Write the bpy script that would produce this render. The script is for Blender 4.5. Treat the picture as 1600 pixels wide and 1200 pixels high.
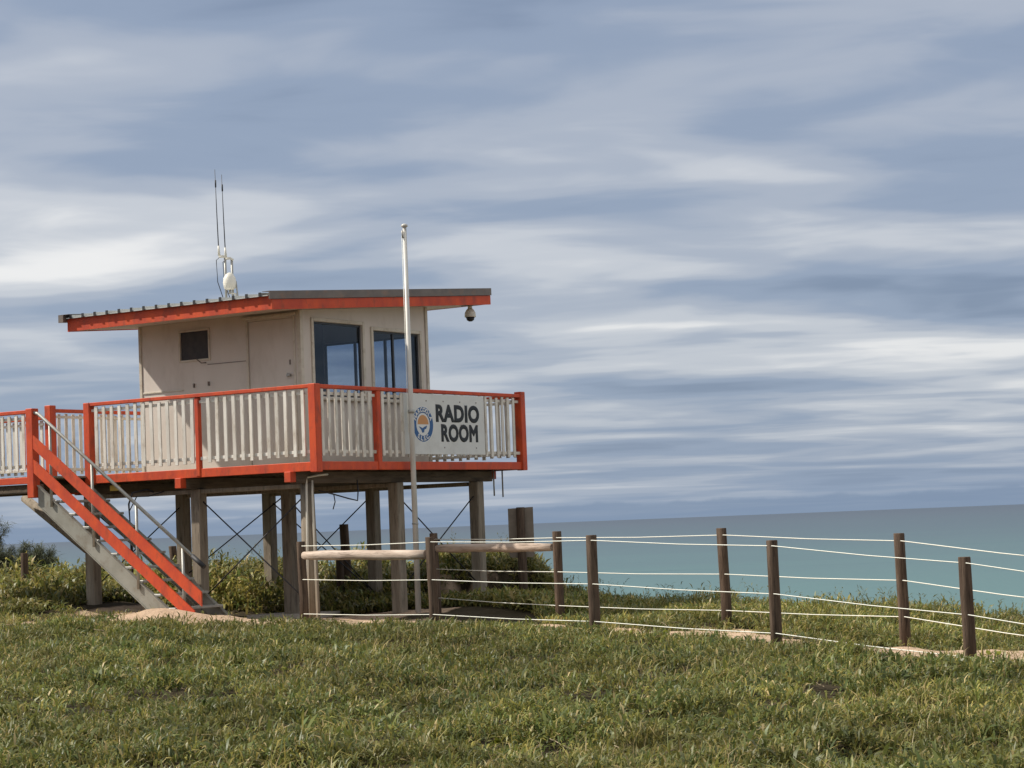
import bpy, bmesh, math, random
import numpy as np
from mathutils import Vector, Matrix

for o in list(bpy.data.objects): bpy.data.objects.remove(o)
S = bpy.context.scene
COL = S.collection
rnd = random.Random(7)

# ------------------------------------------------------------------ camera
EYE = 1.3                      # camera height; heights measured against the eye are "rel"
F, ROLL = 3450.0, math.atan(0.0394)
PITCH = math.atan(219*math.cos(ROLL)/F)
cd = bpy.data.cameras.new('camera'); cam = bpy.data.objects.new('camera', cd); COL.objects.link(cam)
cd.sensor_width = 36; cd.lens = 36*F/1600; cd.clip_start = .5; cd.clip_end = 200000
X = Vector((1,0,0)); UP = Vector((0,-math.sin(PITCH),math.cos(PITCH))); FW = Vector((0,math.cos(PITCH),math.sin(PITCH)))
rt = X*math.cos(ROLL)-UP*math.sin(ROLL); up = X*math.sin(ROLL)+UP*math.cos(ROLL)
M = Matrix((rt, up, -FW)).transposed().to_4x4(); M.translation = (0,0,EYE)
cam.matrix_world = M
S.camera = cam
S.render.resolution_x = 1024; S.render.resolution_y = 768

def at(px, py, D):
    """world point on the sight line through photo pixel (px,py) at distance y = D"""
    x, y = px-800, 600-py
    d = rt*x + up*y + FW*F
    return Vector((0,0,EYE)) + d*(D/d.y)

# ------------------------------------------------------------------ light
LDIR = Vector((1.10,-.144,-1.06)).normalized()
sd = bpy.data.lights.new('sun','SUN'); sd.energy = 4.2; sd.angle = math.radians(1.0); sd.color = (1,.93,.83)
sun = bpy.data.objects.new('sun', sd); COL.objects.link(sun)
sun.rotation_euler = LDIR.to_track_quat('-Z','Y').to_euler(); sun.location = (-20,5,25)
S.view_settings.view_transform = 'Standard'; S.view_settings.look = 'None'
S.view_settings.exposure = .38; S.view_settings.gamma = 1
S.render.engine = 'CYCLES'

W = bpy.data.worlds.new('World'); S.world = W; W.use_nodes = True
nt = W.node_tree; nt.nodes.clear()
def N(tree, kind, **kw):
    n = tree.nodes.new(kind)
    for k, v in kw.items():
        if k in n.inputs: n.inputs[k].default_value = v
        else: setattr(n, k, v)
    return n
def mathn(tree, op, a, b=None, c=None, clamp=False):
    n = tree.nodes.new('ShaderNodeMath'); n.operation = op; n.use_clamp = clamp
    for i, q in enumerate((a,b,c)):
        if q is None: continue
        if isinstance(q,(int,float)): n.inputs[i].default_value = q
        else: tree.links.new(q, n.inputs[i])
    return n.outputs[0]
def ramp(tree, fac, stops, interp='LINEAR'):
    n = tree.nodes.new('ShaderNodeValToRGB'); r = n.color_ramp; r.interpolation = interp
    while len(r.elements) < len(stops): r.elements.new(.5)
    for e,(p,c) in zip(r.elements, stops):
        e.position = p; e.color = (*c,1) if len(c)==3 else c
    tree.links.new(fac, n.inputs[0]); return n.outputs[0]
def mixc(tree, fac, a, b):
    n = tree.nodes.new('ShaderNodeMix'); n.data_type = 'RGBA'
    for i, q in ((0,fac),(6,a),(7,b)):
        if isinstance(q,(int,float)): n.inputs[i].default_value = q
        elif isinstance(q,tuple): n.inputs[i].default_value = (*q,1)
        else: tree.links.new(q, n.inputs[i])
    return n.outputs[2]
L = nt.links.new
tc = N(nt,'ShaderNodeTexCoord'); sep = N(nt,'ShaderNodeSeparateXYZ'); L(tc.outputs['Generated'],sep.inputs[0])
sx, sy, sz = sep.outputs
zc = mathn(nt,'ADD',mathn(nt,'MAXIMUM',sz,0.0),.05)
cmb = N(nt,'ShaderNodeCombineXYZ'); L(mathn(nt,'DIVIDE',sx,zc),cmb.inputs[0]); L(mathn(nt,'DIVIDE',sy,zc),cmb.inputs[1])
def cloudnoise(scale, detail, rough, dist, off):
    mp = N(nt,'ShaderNodeMapping'); L(cmb.outputs[0],mp.inputs[0]); mp.inputs['Location'].default_value = off
    mp.inputs['Rotation'].default_value = (0,0,math.radians(12)); mp.inputs['Scale'].default_value = (.85,1,1)
    n = N(nt,'ShaderNodeTexNoise'); L(mp.outputs[0],n.inputs['Vector'])
    n.inputs['Scale'].default_value = scale; n.inputs['Detail'].default_value = detail
    n.inputs['Roughness'].default_value = rough; n.inputs['Distortion'].default_value = dist
    return n.outputs[0]
n1 = cloudnoise(.85,3.2,.40,.6,(3.1,8.4,0)); n2 = cloudnoise(2.4,4,.5,.4,(1.7,2.2,4)); n3 = cloudnoise(.32,2,.45,.3,(5.5,1.2,2))
dens = mathn(nt,'ADD',mathn(nt,'ADD',mathn(nt,'MULTIPLY',n1,.58),mathn(nt,'MULTIPLY',n2,.17)),mathn(nt,'MULTIPLY',n3,.36))
dens = mathn(nt,'ADD',dens,mathn(nt,'MULTIPLY',mathn(nt,'MULTIPLY',mathn(nt,'SUBTRACT',sz,.10),6.0,clamp=True),.055))
cloud = ramp(nt,dens,[(.42,(.155,.20,.29)),(.50,(.225,.275,.37)),(.56,(.32,.355,.425)),(.62,(.45,.47,.51)),(.71,(.70,.69,.68))],'EASE')
low = mathn(nt,'POWER',2.718,mathn(nt,'MULTIPLY',mathn(nt,'MAXIMUM',sz,0.0),-26.0))
cloud = mixc(nt,mathn(nt,'MULTIPLY',low,.9),cloud,(.19,.26,.375))
# the far cloud bank low over the sea
az = mathn(nt,'ARCTAN2',sx,sy)
azc = N(nt,'ShaderNodeCombineXYZ'); L(mathn(nt,'MULTIPLY',az,30.0),azc.inputs[0])
nb = N(nt,'ShaderNodeTexNoise'); L(azc.outputs[0],nb.inputs['Vector']); nb.inputs['Scale'].default_value = 1.3; nb.inputs['Detail'].default_value = 5
top = mathn(nt,'ADD',mathn(nt,'MULTIPLY',nb.outputs[0],.009),.0035)
bank = mathn(nt,'MULTIPLY',mathn(nt,'SUBTRACT',top,sz),700.0,clamp=True)
bank = mathn(nt,'MULTIPLY',bank,.55)
cloud = mixc(nt,bank,cloud,(.14,.205,.315))
sky = N(nt,'ShaderNodeTexSky'); sky.sky_type = 'NISHITA'; sky.sun_disc = False
sky.sun_elevation = math.radians(44.6); sky.sun_rotation = math.atan2(-LDIR.x,-LDIR.y)
bgA = N(nt,'ShaderNodeBackground'); L(sky.outputs[0],bgA.inputs[0]); bgA.inputs[1].default_value = .1
bgB = N(nt,'ShaderNodeBackground'); L(cloud,bgB.inputs[0]); bgB.inputs[1].default_value = 1.0
mx = N(nt,'ShaderNodeMixShader'); mx.inputs[0].default_value = .9; L(bgA.outputs[0],mx.inputs[1]); L(bgB.outputs[0],mx.inputs[2])
wo = N(nt,'ShaderNodeOutputWorld'); L(mx.outputs[0],wo.inputs[0])

# ------------------------------------------------------------------ materials
def mat(name, base, rough=.6, spec=.4, metal=0, var=None, vscale=3, stain=None, sscale=6, samt=.5, bump=0, bscale=40, stretch=(1,1,1)):
    m = bpy.data.materials.new(name); m.use_nodes = True; t = m.node_tree; b = t.nodes['Principled BSDF']
    b.inputs['Roughness'].default_value = rough; b.inputs['Specular IOR Level'].default_value = spec; b.inputs['Metallic'].default_value = metal
    g = N(t,'ShaderNodeTexCoord'); oi = N(t,'ShaderNodeObjectInfo')
    va = N(t,'ShaderNodeVectorMath',operation='ADD'); t.links.new(g.outputs['Object'],va.inputs[0]); t.links.new(oi.outputs['Location'],va.inputs[1])
    mp = N(t,'ShaderNodeMapping'); t.links.new(va.outputs[0],mp.inputs[0]); mp.inputs['Scale'].default_value = stretch
    def nz(s, d=5, r=.6):
        n = N(t,'ShaderNodeTexNoise'); t.links.new(mp.outputs[0],n.inputs['Vector'])
        n.inputs['Scale'].default_value = s; n.inputs['Detail'].default_value = d; n.inputs['Roughness'].default_value = r; return n.outputs[0]
    col = base
    if var: col = mixc(t, ramp(t,nz(vscale),[(.35,(0,0,0)),(.65,(1,1,1))]), base, var)
    if stain: col = mixc(t, mathn(t,'MULTIPLY',ramp(t,nz(sscale,8,.7),[(.52,(0,0,0)),(.68,(1,1,1))]),samt), col, stain)
    if isinstance(col,tuple): b.inputs['Base Color'].default_value = (*col,1)
    else: t.links.new(col,b.inputs['Base Color'])
    if bump:
        bp = N(t,'ShaderNodeBump'); bp.inputs['Strength'].default_value = bump; bp.inputs['Distance'].default_value = .01
        t.links.new(nz(bscale,6,.65),bp.inputs['Height']); t.links.new(bp.outputs[0],b.inputs['Normal'])
    return m
RED   = mat('red_paint',(.62,.082,.020),.55,.35,var=(.46,.055,.022),vscale=5,stain=(.16,.05,.03),sscale=7,samt=.55,bump=.25,bscale=30,stretch=(1,1,.5))
WHITE = mat('weathered_white_paint',(.74,.71,.64),.6,.3,var=(.61,.57,.50),vscale=6,stain=(.27,.19,.11),sscale=5,samt=.7,bump=.2,bscale=25,stretch=(1,1,.35))
WALL  = mat('cream_wall_sheet',(.66,.60,.53),.65,.3,var=(.60,.54,.47),vscale=1.3,stain=(.36,.29,.22),sscale=2.5,samt=.25,bump=.08,bscale=8,stretch=(1,1,.4))
TRIM  = mat('cream_trim',(.62,.57,.47),.6,.3,var=(.52,.46,.37),vscale=4,stain=(.28,.21,.14),sscale=7,samt=.5,bump=.15,bscale=30)
SOFF  = mat('soffit_sheet',(.58,.50,.42),.7,.2,var=(.5,.43,.36),vscale=2)
FLASH = mat('weathered_steel_flashing',(.20,.165,.14),.5,.4,metal=.3,var=(.15,.125,.11),vscale=4,stain=(.30,.16,.09),sscale=5,samt=.5,bump=.1)
ROOFM = mat('roof_sheet_steel',(.62,.62,.58),.45,.5,metal=.4,var=(.5,.5,.47),vscale=3)
DARK  = mat('dark_rubber',(.025,.025,.027),.6)
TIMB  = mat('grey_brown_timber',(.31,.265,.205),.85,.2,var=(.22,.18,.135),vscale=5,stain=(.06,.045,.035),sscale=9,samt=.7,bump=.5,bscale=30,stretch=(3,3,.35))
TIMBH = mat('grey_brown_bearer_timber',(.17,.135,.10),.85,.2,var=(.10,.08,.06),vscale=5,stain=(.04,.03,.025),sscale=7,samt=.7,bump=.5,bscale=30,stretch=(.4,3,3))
LOGP  = mat('dark_treated_log',(.135,.096,.068),.85,.2,var=(.07,.046,.032),vscale=7,stain=(.018,.013,.010),sscale=9,samt=.9,bump=.8,bscale=26,stretch=(4,4,.3))
LOGR  = mat('weathered_log_rail',(.56,.46,.38),.9,.1,var=(.36,.28,.22),vscale=4,stain=(.09,.065,.05),sscale=6,samt=.8,bump=.7,bscale=22,stretch=(.4,4,4))
STEEL = mat('galvanised_steel',(.40,.40,.37),.5,.4,metal=.35,var=(.31,.30,.27),vscale=5,stain=(.24,.17,.11),sscale=6,samt=.45,bump=.1)
STEELD= mat('dull_stair_steel',(.33,.32,.275),.6,.4,metal=.2,var=(.26,.25,.21),vscale=3,stain=(.17,.12,.08),sscale=5,samt=.5,bump=.1)
ROD   = mat('dark_steel_rod',(.045,.045,.05),.5,.4,metal=.5)
POLE  = mat('white_pole_paint',(.62,.61,.57),.4,.5,var=(.52,.50,.45),vscale=6,stain=(.35,.28,.2),sscale=8,samt=.4,stretch=(1,1,.2))
PLAST = mat('white_plastic',(.74,.71,.62),.4,.5,var=(.66,.63,.54),vscale=6)
SIGNW = mat('white_sign_sheet',(.68,.68,.65),.45,.4,var=(.62,.62,.59),vscale=2,stain=(.42,.40,.36),sscale=3,samt=.3)
BLACK = mat('black_lettering',(.012,.012,.014),.5)
BLUE  = mat('blue_print',(.03,.105,.27),.5)
WPRT  = mat('white_print',(.70,.70,.68),.5)
ORNG  = mat('orange_print',(.56,.27,.10),.5)
WIREM = mat('pale_fence_wire',(.80,.80,.70),.4,.4)
SCREEN= mat('dark_insect_screen',(.055,.055,.06),.7,.2,var=(.075,.072,.072),vscale=9)
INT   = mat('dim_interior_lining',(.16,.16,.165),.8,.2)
ALU   = mat('dark_window_frame',(.03,.032,.036),.4,.5)
SIGNB = mat('sign_back_board',(.27,.225,.18),.8,.2,var=(.20,.165,.13),vscale=5,bump=.1)
CONC  = mat('pale_concrete',(.50,.45,.38),.85,.2,var=(.42,.37,.31),vscale=3,bump=.3)
YEL   = mat('yellow_tag',(.45,.32,.06),.6)

def glass():
    m = bpy.data.materials.new('tinted_window_glass'); m.use_nodes = True; t = m.node_tree; t.nodes.clear()
    tr = N(t,'ShaderNodeBsdfTransparent'); tr.inputs[0].default_value = (.69,.74,.80,1)
    gl = N(t,'ShaderNodeBsdfGlossy'); gl.inputs['Roughness'].default_value = .02; gl.inputs[0].default_value = (.9,.95,1,1)
    fr = N(t,'ShaderNodeLayerWeight'); fr.inputs[0].default_value = .5
    fq = mathn(t,'ADD',mathn(t,'MULTIPLY',mathn(t,'POWER',fr.outputs['Facing'],4.0),.5),.03)
    m_ = N(t,'ShaderNodeMixShader'); t.links.new(fq,m_.inputs[0]); t.links.new(tr.outputs[0],m_.inputs[1]); t.links.new(gl.outputs[0],m_.inputs[2])
    o = N(t,'ShaderNodeOutputMaterial'); t.links.new(m_.outputs[0],o.inputs[0]); return m
GLASS = glass()

# ------------------------------------------------------------------ object helpers
def put(name, me, m=None, parent=None, loc=None, rot=None):
    o = bpy.data.objects.new(name, me); COL.objects.link(o)
    if m is not None and len(me.materials)==0: me.materials.append(m)
    if parent is not None: o.parent = parent
    if loc is not None: o.location = loc
    if rot is not None: o.rotation_euler = rot
    return o
def tag(o, label=None, cat=None, group=None, kind=None):
    for k, q in (('label',label),('category',cat),('group',group),('kind',kind)):
        if q: o[k] = q
    return o
def empty(name, loc, rz=0):
    o = bpy.data.objects.new(name, None); COL.objects.link(o); o.location = loc; o.rotation_euler = (0,0,rz); o.empty_display_size = .2; return o
_boxes = {}
def boxmesh(dx,dy,dz,m,bev=.006):
    key = (round(dx,4),round(dy,4),round(dz,4),m.name,bev)
    if key in _boxes: return _boxes[key]
    bm = bmesh.new(); bmesh.ops.create_cube(bm,size=1); bmesh.ops.scale(bm,vec=(dx,dy,dz),verts=bm.verts)
    b = min(bev,.3*min(dx,dy,dz))
    if bev>0: bmesh.ops.bevel(bm,geom=bm.edges[:],offset=b,segments=1,affect='EDGES')
    me = bpy.data.meshes.new('box'); bm.to_mesh(me); bm.free(); me.materials.append(m); _boxes[key] = me; return me
def box(name, lo, hi, m, parent=None, bev=.006):
    d = [abs(hi[i]-lo[i]) for i in range(3)]; c = [(hi[i]+lo[i])/2 for i in range(3)]
    return put(name, boxmesh(*d,m,bev), None, parent, c)
def tubemesh(pts, r, n=8, cap=True, jitter=0):
    pts = [Vector(p) for p in pts]; rs = r if isinstance(r,(list,tuple)) else [r]*len(pts)
    bm = bmesh.new(); rings = []
    ref = None
    for i,p in enumerate(pts):
        d = (pts[min(i+1,len(pts)-1)]-pts[max(i-1,0)]).normalized()
        if ref is None: ref = Vector((0,0,1)) if abs(d.z)<.9 else Vector((1,0,0))
        a = d.cross(ref).normalized(); b = d.cross(a).normalized(); ref = a.cross(d).normalized() if False else ref
        rings.append([bm.verts.new(p+(a*math.cos(q)+b*math.sin(q))*rs[i]*(1+rnd.uniform(-jitter,jitter))) for q in [2*math.pi*k/n for k in range(n)]])
    for A,B in zip(rings,rings[1:]):
        for k in range(n): bm.faces.new((A[k],A[(k+1)%n],B[(k+1)%n],B[k]))
    if cap: bm.faces.new(rings[0][::-1]); bm.faces.new(rings[-1])
    bmesh.ops.recalc_face_normals(bm,faces=bm.faces[:])
    me = bpy.data.meshes.new('tube'); bm.to_mesh(me); bm.free()
    for p in me.polygons: p.use_smooth = len(p.vertices)==4
    return me
def tube(name, pts, r, m, parent=None, n=8, jitter=0): return put(name, tubemesh(pts,r,n,True,jitter), m, parent)
def polymesh(verts, faces):
    me = bpy.data.meshes.new('poly'); me.from_pydata([tuple(v) for v in verts],[],faces); me.update(); return me
def prism(outline, axis_lo, axis_hi, f):
    """outline: 2D list; f(a,b,t) -> 3D ; closed prism"""
    n = len(outline); v = [f(a,b,axis_lo) for a,b in outline]+[f(a,b,axis_hi) for a,b in outline]
    fs = [list(range(n))[::-1], list(range(n,2*n))]+[[i,(i+1)%n,n+(i+1)%n,n+i] for i in range(n)]
    me = polymesh(v,fs); bm = bmesh.new(); bm.from_mesh(me); bmesh.ops.recalc_face_normals(bm,faces=bm.faces[:]); bm.to_mesh(me); bm.free(); return me

# ------------------------------------------------------------------ terrain
CP = np.array([(-30,0,-1.7),(-10,0,-1.6),(0,0,-1.65),(10,0,-1.75),(30,0,-2.2),
 (-8,10,-1.5),(-3,13,-1.5),(0,13,-1.52),(3,13,-1.55),(8,12,-1.75),(-12,20,-1.35),(-5,20,-1.38),(0,20,-1.41),(3.2,19.5,-1.5),(5,19,-1.6),(9,18,-1.85),(25,12,-2.3),
 (-6,25,-1.25),(-2,24,-1.34),(-12,28,-1.05),(-7,29.5,-1.05),(-5,29,-1.1),(-2.78,29.2,-1.21),(-.99,27,-1.26),(.91,25,-1.32),(2.74,23.2,-1.39),(4.44,21.5,-1.53),
 (-1.13,31,-1.24),(.59,29,-1.33),(2.58,27,-1.36),(4.33,24.5,-1.55),(7,22.5,-1.72),(6.3,27,-1.52),(4.2,29.5,-1.38),(2,31.5,-1.32),(10,24,-1.7),(16,20,-2.0),
 (-2.85,30.2,-1.22),(-3.3,32.5,-1.3),(-1.5,32,-1.2),(-4.2,33.5,-1.25),(-5.2,31.4,-1.08),(-6.3,32.4,-.92),(-8,34,-.85),(-3.6,35.5,-1.1),(-.4,33.4,-1.15),
 (-10,37.5,-.78),(-6,37.5,-.78),(-4.3,37.3,-.74),(-2.6,36.6,-.86),(-14,38,-.75),(-25,38,-.8)])
rngn = np.random.default_rng(3)
def vnoise(x,y,s,seed):
    r = np.random.default_rng(seed).random((64,64))
    X_,Y_ = x/s, y/s; xi=np.floor(X_).astype(int); yi=np.floor(Y_).astype(int); fx=X_-xi; fy=Y_-yi
    fx=fx*fx*(3-2*fx); fy=fy*fy*(3-2*fy)
    g=lambda a,b:r[a%64,b%64]
    return (g(xi,yi)*(1-fx)+g(xi+1,yi)*fx)*(1-fy)+(g(xi,yi+1)*(1-fx)+g(xi+1,yi+1)*fx)*fy
RX = np.array([-60,-14,-9,-4.5,-1,.4,.9,2,4.2,6.3,10,20,60]); RY = np.array([40,39,38.6,37.6,36.4,35.6,34.2,32.6,30,27.4,24.4,18,-6])
def ridge(x): return np.interp(x,RX,RY)
def sstep(t): t=np.clip(t,0,1); return t*t*(3-2*t)
KX,KY = -2.66,29.57
UU = np.array([-.83799,.54569]); VV = np.array([.54569,.83799])
def to_uv(x,y): return (x-KX)*UU[0]+(y-KY)*UU[1], (x-KX)*VV[0]+(y-KY)*VV[1]
def height(x,y):
    x=np.asarray(x,float); y=np.asarray(y,float); sh=x.shape; xf=x.ravel(); yf=y.ravel()
    num=np.zeros_like(xf); den=np.zeros_like(xf)
    for cx,cy,cz in CP:
        w=1/((xf-cx)**2+(yf-cy)**2+.25)**1.7; num+=w*cz; den+=w
    z=num/den
    z+= (vnoise(xf,yf,1.1,1)-.5)*.10+(vnoise(xf,yf,.37,2)-.5)*.055+(vnoise(xf,yf,.17,4)-.5)*.028
    # sand mound at the stair foot
    z+= .20*np.exp(-(((xf+4.75)/.55)**2+((yf-29.35)/.4)**2))+.10*np.exp(-(((xf+3.9)/.5)**2+((yf-29.2)/.35)**2))
    z+= .22*np.exp(-(((xf+8.3)/.6)**2+((yf-33.5)/.5)**2))
    # eroded bank behind the tower
    k = sstep((xf+1.75)/.5)*sstep((.62-xf)/.5)
    edge = 34.35+(vnoise(xf,yf*0,.45,9)-.5)*.5+(vnoise(xf,yf*3,.13,10)-.5)*.22
    z+= k*(sstep((yf-edge)/.28)*.42)
    d = yf-ridge(xf)
    z-= np.where(d>0, np.minimum(d*d*.10, .34*np.maximum(d-.85,0)+.07),0)
    z = np.maximum(z,-8.9)
    return z.reshape(sh)
PATH = np.array([(-5.6,29.5),(-4.4,29.5),(-2.9,29.75),(-1.3,29.3),(.35,27.3),(2.0,25.5),(4.2,23.1),(5.6,21.6),(8,19.2)])
def pathdist(x,y):
    best=np.full(np.shape(x),1e9)
    for a,b in zip(PATH,PATH[1:]):
        ab=b-a; t=np.clip(((x-a[0])*ab[0]+(y-a[1])*ab[1])/(ab@ab),0,1)
        best=np.minimum(best,np.hypot(x-a[0]-t*ab[0],y-a[1]-t*ab[1]))
    return best
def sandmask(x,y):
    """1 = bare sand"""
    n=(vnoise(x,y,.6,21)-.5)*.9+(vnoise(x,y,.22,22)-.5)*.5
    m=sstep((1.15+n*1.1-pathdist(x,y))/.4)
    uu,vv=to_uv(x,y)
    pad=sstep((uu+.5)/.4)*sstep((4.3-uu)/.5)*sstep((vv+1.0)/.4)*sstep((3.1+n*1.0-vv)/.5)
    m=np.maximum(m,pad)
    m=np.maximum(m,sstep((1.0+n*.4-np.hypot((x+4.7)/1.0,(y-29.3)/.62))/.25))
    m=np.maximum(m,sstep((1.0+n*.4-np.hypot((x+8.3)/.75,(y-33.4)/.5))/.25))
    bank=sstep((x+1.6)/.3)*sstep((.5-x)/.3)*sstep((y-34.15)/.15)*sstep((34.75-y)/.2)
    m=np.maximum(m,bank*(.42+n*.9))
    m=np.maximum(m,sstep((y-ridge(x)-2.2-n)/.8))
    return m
def axis(lo,hi,a,b,fine,growth=1.16):
    mid=list(np.arange(a,b+1e-6,fine)); s=fine; q=b
    while q<hi: s*=growth; q+=s; mid.append(q)
    s=fine; q=a; left=[]
    while q>lo: s*=growth; q-=s; left.append(q)
    return np.array(left[::-1]+mid)
gx=axis(-900,900,-10,8,.09); gy=axis(-400,70,11,39,.09)
GX,GY=np.meshgrid(gx,gy); GZ=height(GX,GY)+EYE
nx,ny=len(gx),len(gy)
verts=np.stack([GX.ravel(),GY.ravel(),GZ.ravel()],1)
ii=np.arange(nx*ny).reshape(ny,nx)
quads=np.stack([ii[:-1,:-1],ii[:-1,1:],ii[1:,1:],ii[1:,:-1]],-1).reshape(-1,4)
def npmesh(name,verts,faces_flat,loop_tot):
    me=bpy.data.meshes.new(name); me.vertices.add(len(verts)); me.vertices.foreach_set('co',np.asarray(verts,np.float32).ravel())
    me.loops.add(len(faces_flat)); me.loops.foreach_set('vertex_index',np.asarray(faces_flat,np.int32))
    lt=np.asarray(loop_tot,np.int32); me.polygons.add(len(lt))
    me.polygons.foreach_set('loop_start',np.concatenate([[0],np.cumsum(lt)[:-1]]).astype(np.int32))
    me.update(calc_edges=True); me.validate(); return me
gm=npmesh('ground',verts,quads.ravel(),np.full(len(quads),4))
gm.polygons.foreach_set('use_smooth',np.ones(len(quads),bool))
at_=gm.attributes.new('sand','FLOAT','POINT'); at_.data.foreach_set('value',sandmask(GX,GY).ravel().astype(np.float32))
def groundmat():
    m=bpy.data.materials.new('dune_sand_litter_and_painted_shade'); m.use_nodes=True; t=m.node_tree; b=t.nodes['Principled BSDF']
    b.inputs['Roughness'].default_value=.95; b.inputs['Specular IOR Level'].default_value=.1
    g=N(t,'ShaderNodeTexCoord')
    def nz(s,d=6,r=.6):
        n=N(t,'ShaderNodeTexNoise'); t.links.new(g.outputs['Object'],n.inputs['Vector']); n.inputs['Scale'].default_value=s; n.inputs['Detail'].default_value=d; n.inputs['Roughness'].default_value=r; return n.outputs[0]
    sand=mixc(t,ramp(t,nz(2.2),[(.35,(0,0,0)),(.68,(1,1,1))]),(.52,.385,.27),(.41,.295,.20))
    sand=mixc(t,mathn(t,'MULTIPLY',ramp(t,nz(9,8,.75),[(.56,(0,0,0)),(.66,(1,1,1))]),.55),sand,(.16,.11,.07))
    soil_with_shade=mixc(t,nz(7),(.030,.025,.015),(.065,.050,.030))  # plant litter, its colour darkened further to paint shade into gaps between clumps
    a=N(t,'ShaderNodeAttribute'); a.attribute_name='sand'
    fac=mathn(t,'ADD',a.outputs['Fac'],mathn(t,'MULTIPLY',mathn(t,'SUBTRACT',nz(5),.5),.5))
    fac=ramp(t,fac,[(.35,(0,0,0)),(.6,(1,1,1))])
    t.links.new(mixc(t,fac,soil_with_shade,sand),b.inputs['Base Color'])
    bp=N(t,'ShaderNodeBump'); bp.inputs['Strength'].default_value=.8; bp.inputs['Distance'].default_value=.05
    t.links.new(mathn(t,'ADD',nz(7,6,.6),mathn(t,'MULTIPLY',nz(30,4,.6),.3)),bp.inputs['Height']); t.links.new(bp.outputs[0],b.inputs['Normal'])
    return m
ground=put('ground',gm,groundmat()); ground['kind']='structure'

# ------------------------------------------------------------------ sea
SEAZ=EYE-8
def seamat():
    m=bpy.data.materials.new('sea_water'); m.use_nodes=True; t=m.node_tree; t.nodes.clear(); b=N(t,'ShaderNodeBsdfDiffuse'); gl=N(t,'ShaderNodeBsdfGlossy'); gl.inputs['Roughness'].default_value=.28
    mxs=N(t,'ShaderNodeMixShader'); mxs.inputs[0].default_value=.28; t.links.new(b.outputs[0],mxs.inputs[1]); t.links.new(gl.outputs[0],mxs.inputs[2]); om=N(t,'ShaderNodeOutputMaterial'); t.links.new(mxs.outputs[0],om.inputs[0])
    g=N(t,'ShaderNodeTexCoord'); s=N(t,'ShaderNodeSeparateXYZ'); t.links.new(g.outputs['Object'],s.inputs[0])
    mp=N(t,'ShaderNodeMapping'); t.links.new(g.outputs['Object'],mp.inputs[0]); mp.inputs['Scale'].default_value=(.25,1,1)
    def nz(sc,d=4,r=.6,src=None):
        n=N(t,'ShaderNodeTexNoise'); t.links.new(src or mp.outputs[0],n.inputs['Vector']); n.inputs['Scale'].default_value=sc; n.inputs['Detail'].default_value=d; n.inputs['Roughness'].default_value=r; return n.outputs[0]
    # shallow water over sand is turquoise, deep water grey blue: distance from the shore, unevenly
    d=mathn(t,'ADD',s.outputs[1],mathn(t,'MULTIPLY',s.outputs[0],.5))
    lg=mathn(t,'LOGARITHM',mathn(t,'MAXIMUM',d,20.0),10.0)
    lg=mathn(t,'ADD',lg,mathn(t,'MULTIPLY',mathn(t,'SUBTRACT',nz(.012,4),.5),.35))
    col=ramp(t,mathn(t,'MULTIPLY',mathn(t,'SUBTRACT',lg,2.0),.5),[(.0,(.080,.185,.170)),(.12,(.072,.165,.158)),(.30,(.060,.125,.138)),(.5,(.048,.088,.115)),(.8,(.040,.066,.098)),(1,(.036,.060,.092))])
    dark_patch=ramp(t,nz(.06,5,.68),[(.61,(0,0,0)),(.67,(1,1,1))])  # scattered darker patches in the nearer water
    nearm=mathn(t,'MULTIPLY',mathn(t,'SUBTRACT',2.95,lg),2.0,clamp=True)
    col=mixc(t,mathn(t,'MULTIPLY',mathn(t,'MULTIPLY',dark_patch,nearm),.9),col,(.035,.095,.105))
    t.links.new(col,b.inputs['Color'])
    bp=N(t,'ShaderNodeBump'); bp.inputs['Strength'].default_value=.9; bp.inputs['Distance'].default_value=.5
    h=mathn(t,'ADD',nz(.22,5,.65),mathn(t,'MULTIPLY',nz(1.1,3),.25))
    fade=mathn(t,'SUBTRACT',3.6,lg,clamp=True); t.links.new(mathn(t,'MULTIPLY',fade,.9),bp.inputs['Strength'])
    t.links.new(h,bp.inputs['Height']); t.links.new(bp.outputs[0],b.inputs['Normal']); t.links.new(bp.outputs[0],gl.inputs['Normal'])
    return m
sea=put('sea',polymesh([(-90000,30,SEAZ),(90000,30,SEAZ),(90000,90000,SEAZ),(-90000,90000,SEAZ)],[(0,1,2,3)]),seamat()); sea['kind']='structure'

# ------------------------------------------------------------------ tower
GZT=EYE-1.2                                     # ground level at the tower
TW=empty('lifeguard_tower',(KX,KY,GZT),math.atan2(VV[1],VV[0]))
tag(TW,'raised lifeguard radio room with cream cabin, red railed deck and grey stilts','lifeguard tower')
H=1.2                                           # local z = rel z + H
# local axes: x = v (along the sign side), y = u (along the door side)
def TB(name,v0,v1,u0,u1,z0,z1,m,parent=None,bev=.006):
    return box(name,(v0,u0,z0+H),(v1,u1,z1+H),m,parent or TW,bev)
def piece(parent,name,v0,v1,u0,u1,z0,z1,m,bev=.006):     # sub-part under a part whose origin is anywhere
    o=TB(name,v0,v1,u0,u1,z0,z1,m,parent,bev); o.location=Vector(o.location)-Vector(parent.location); return o
ZD,ZF,ZR=.935,.826,1.983
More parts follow.
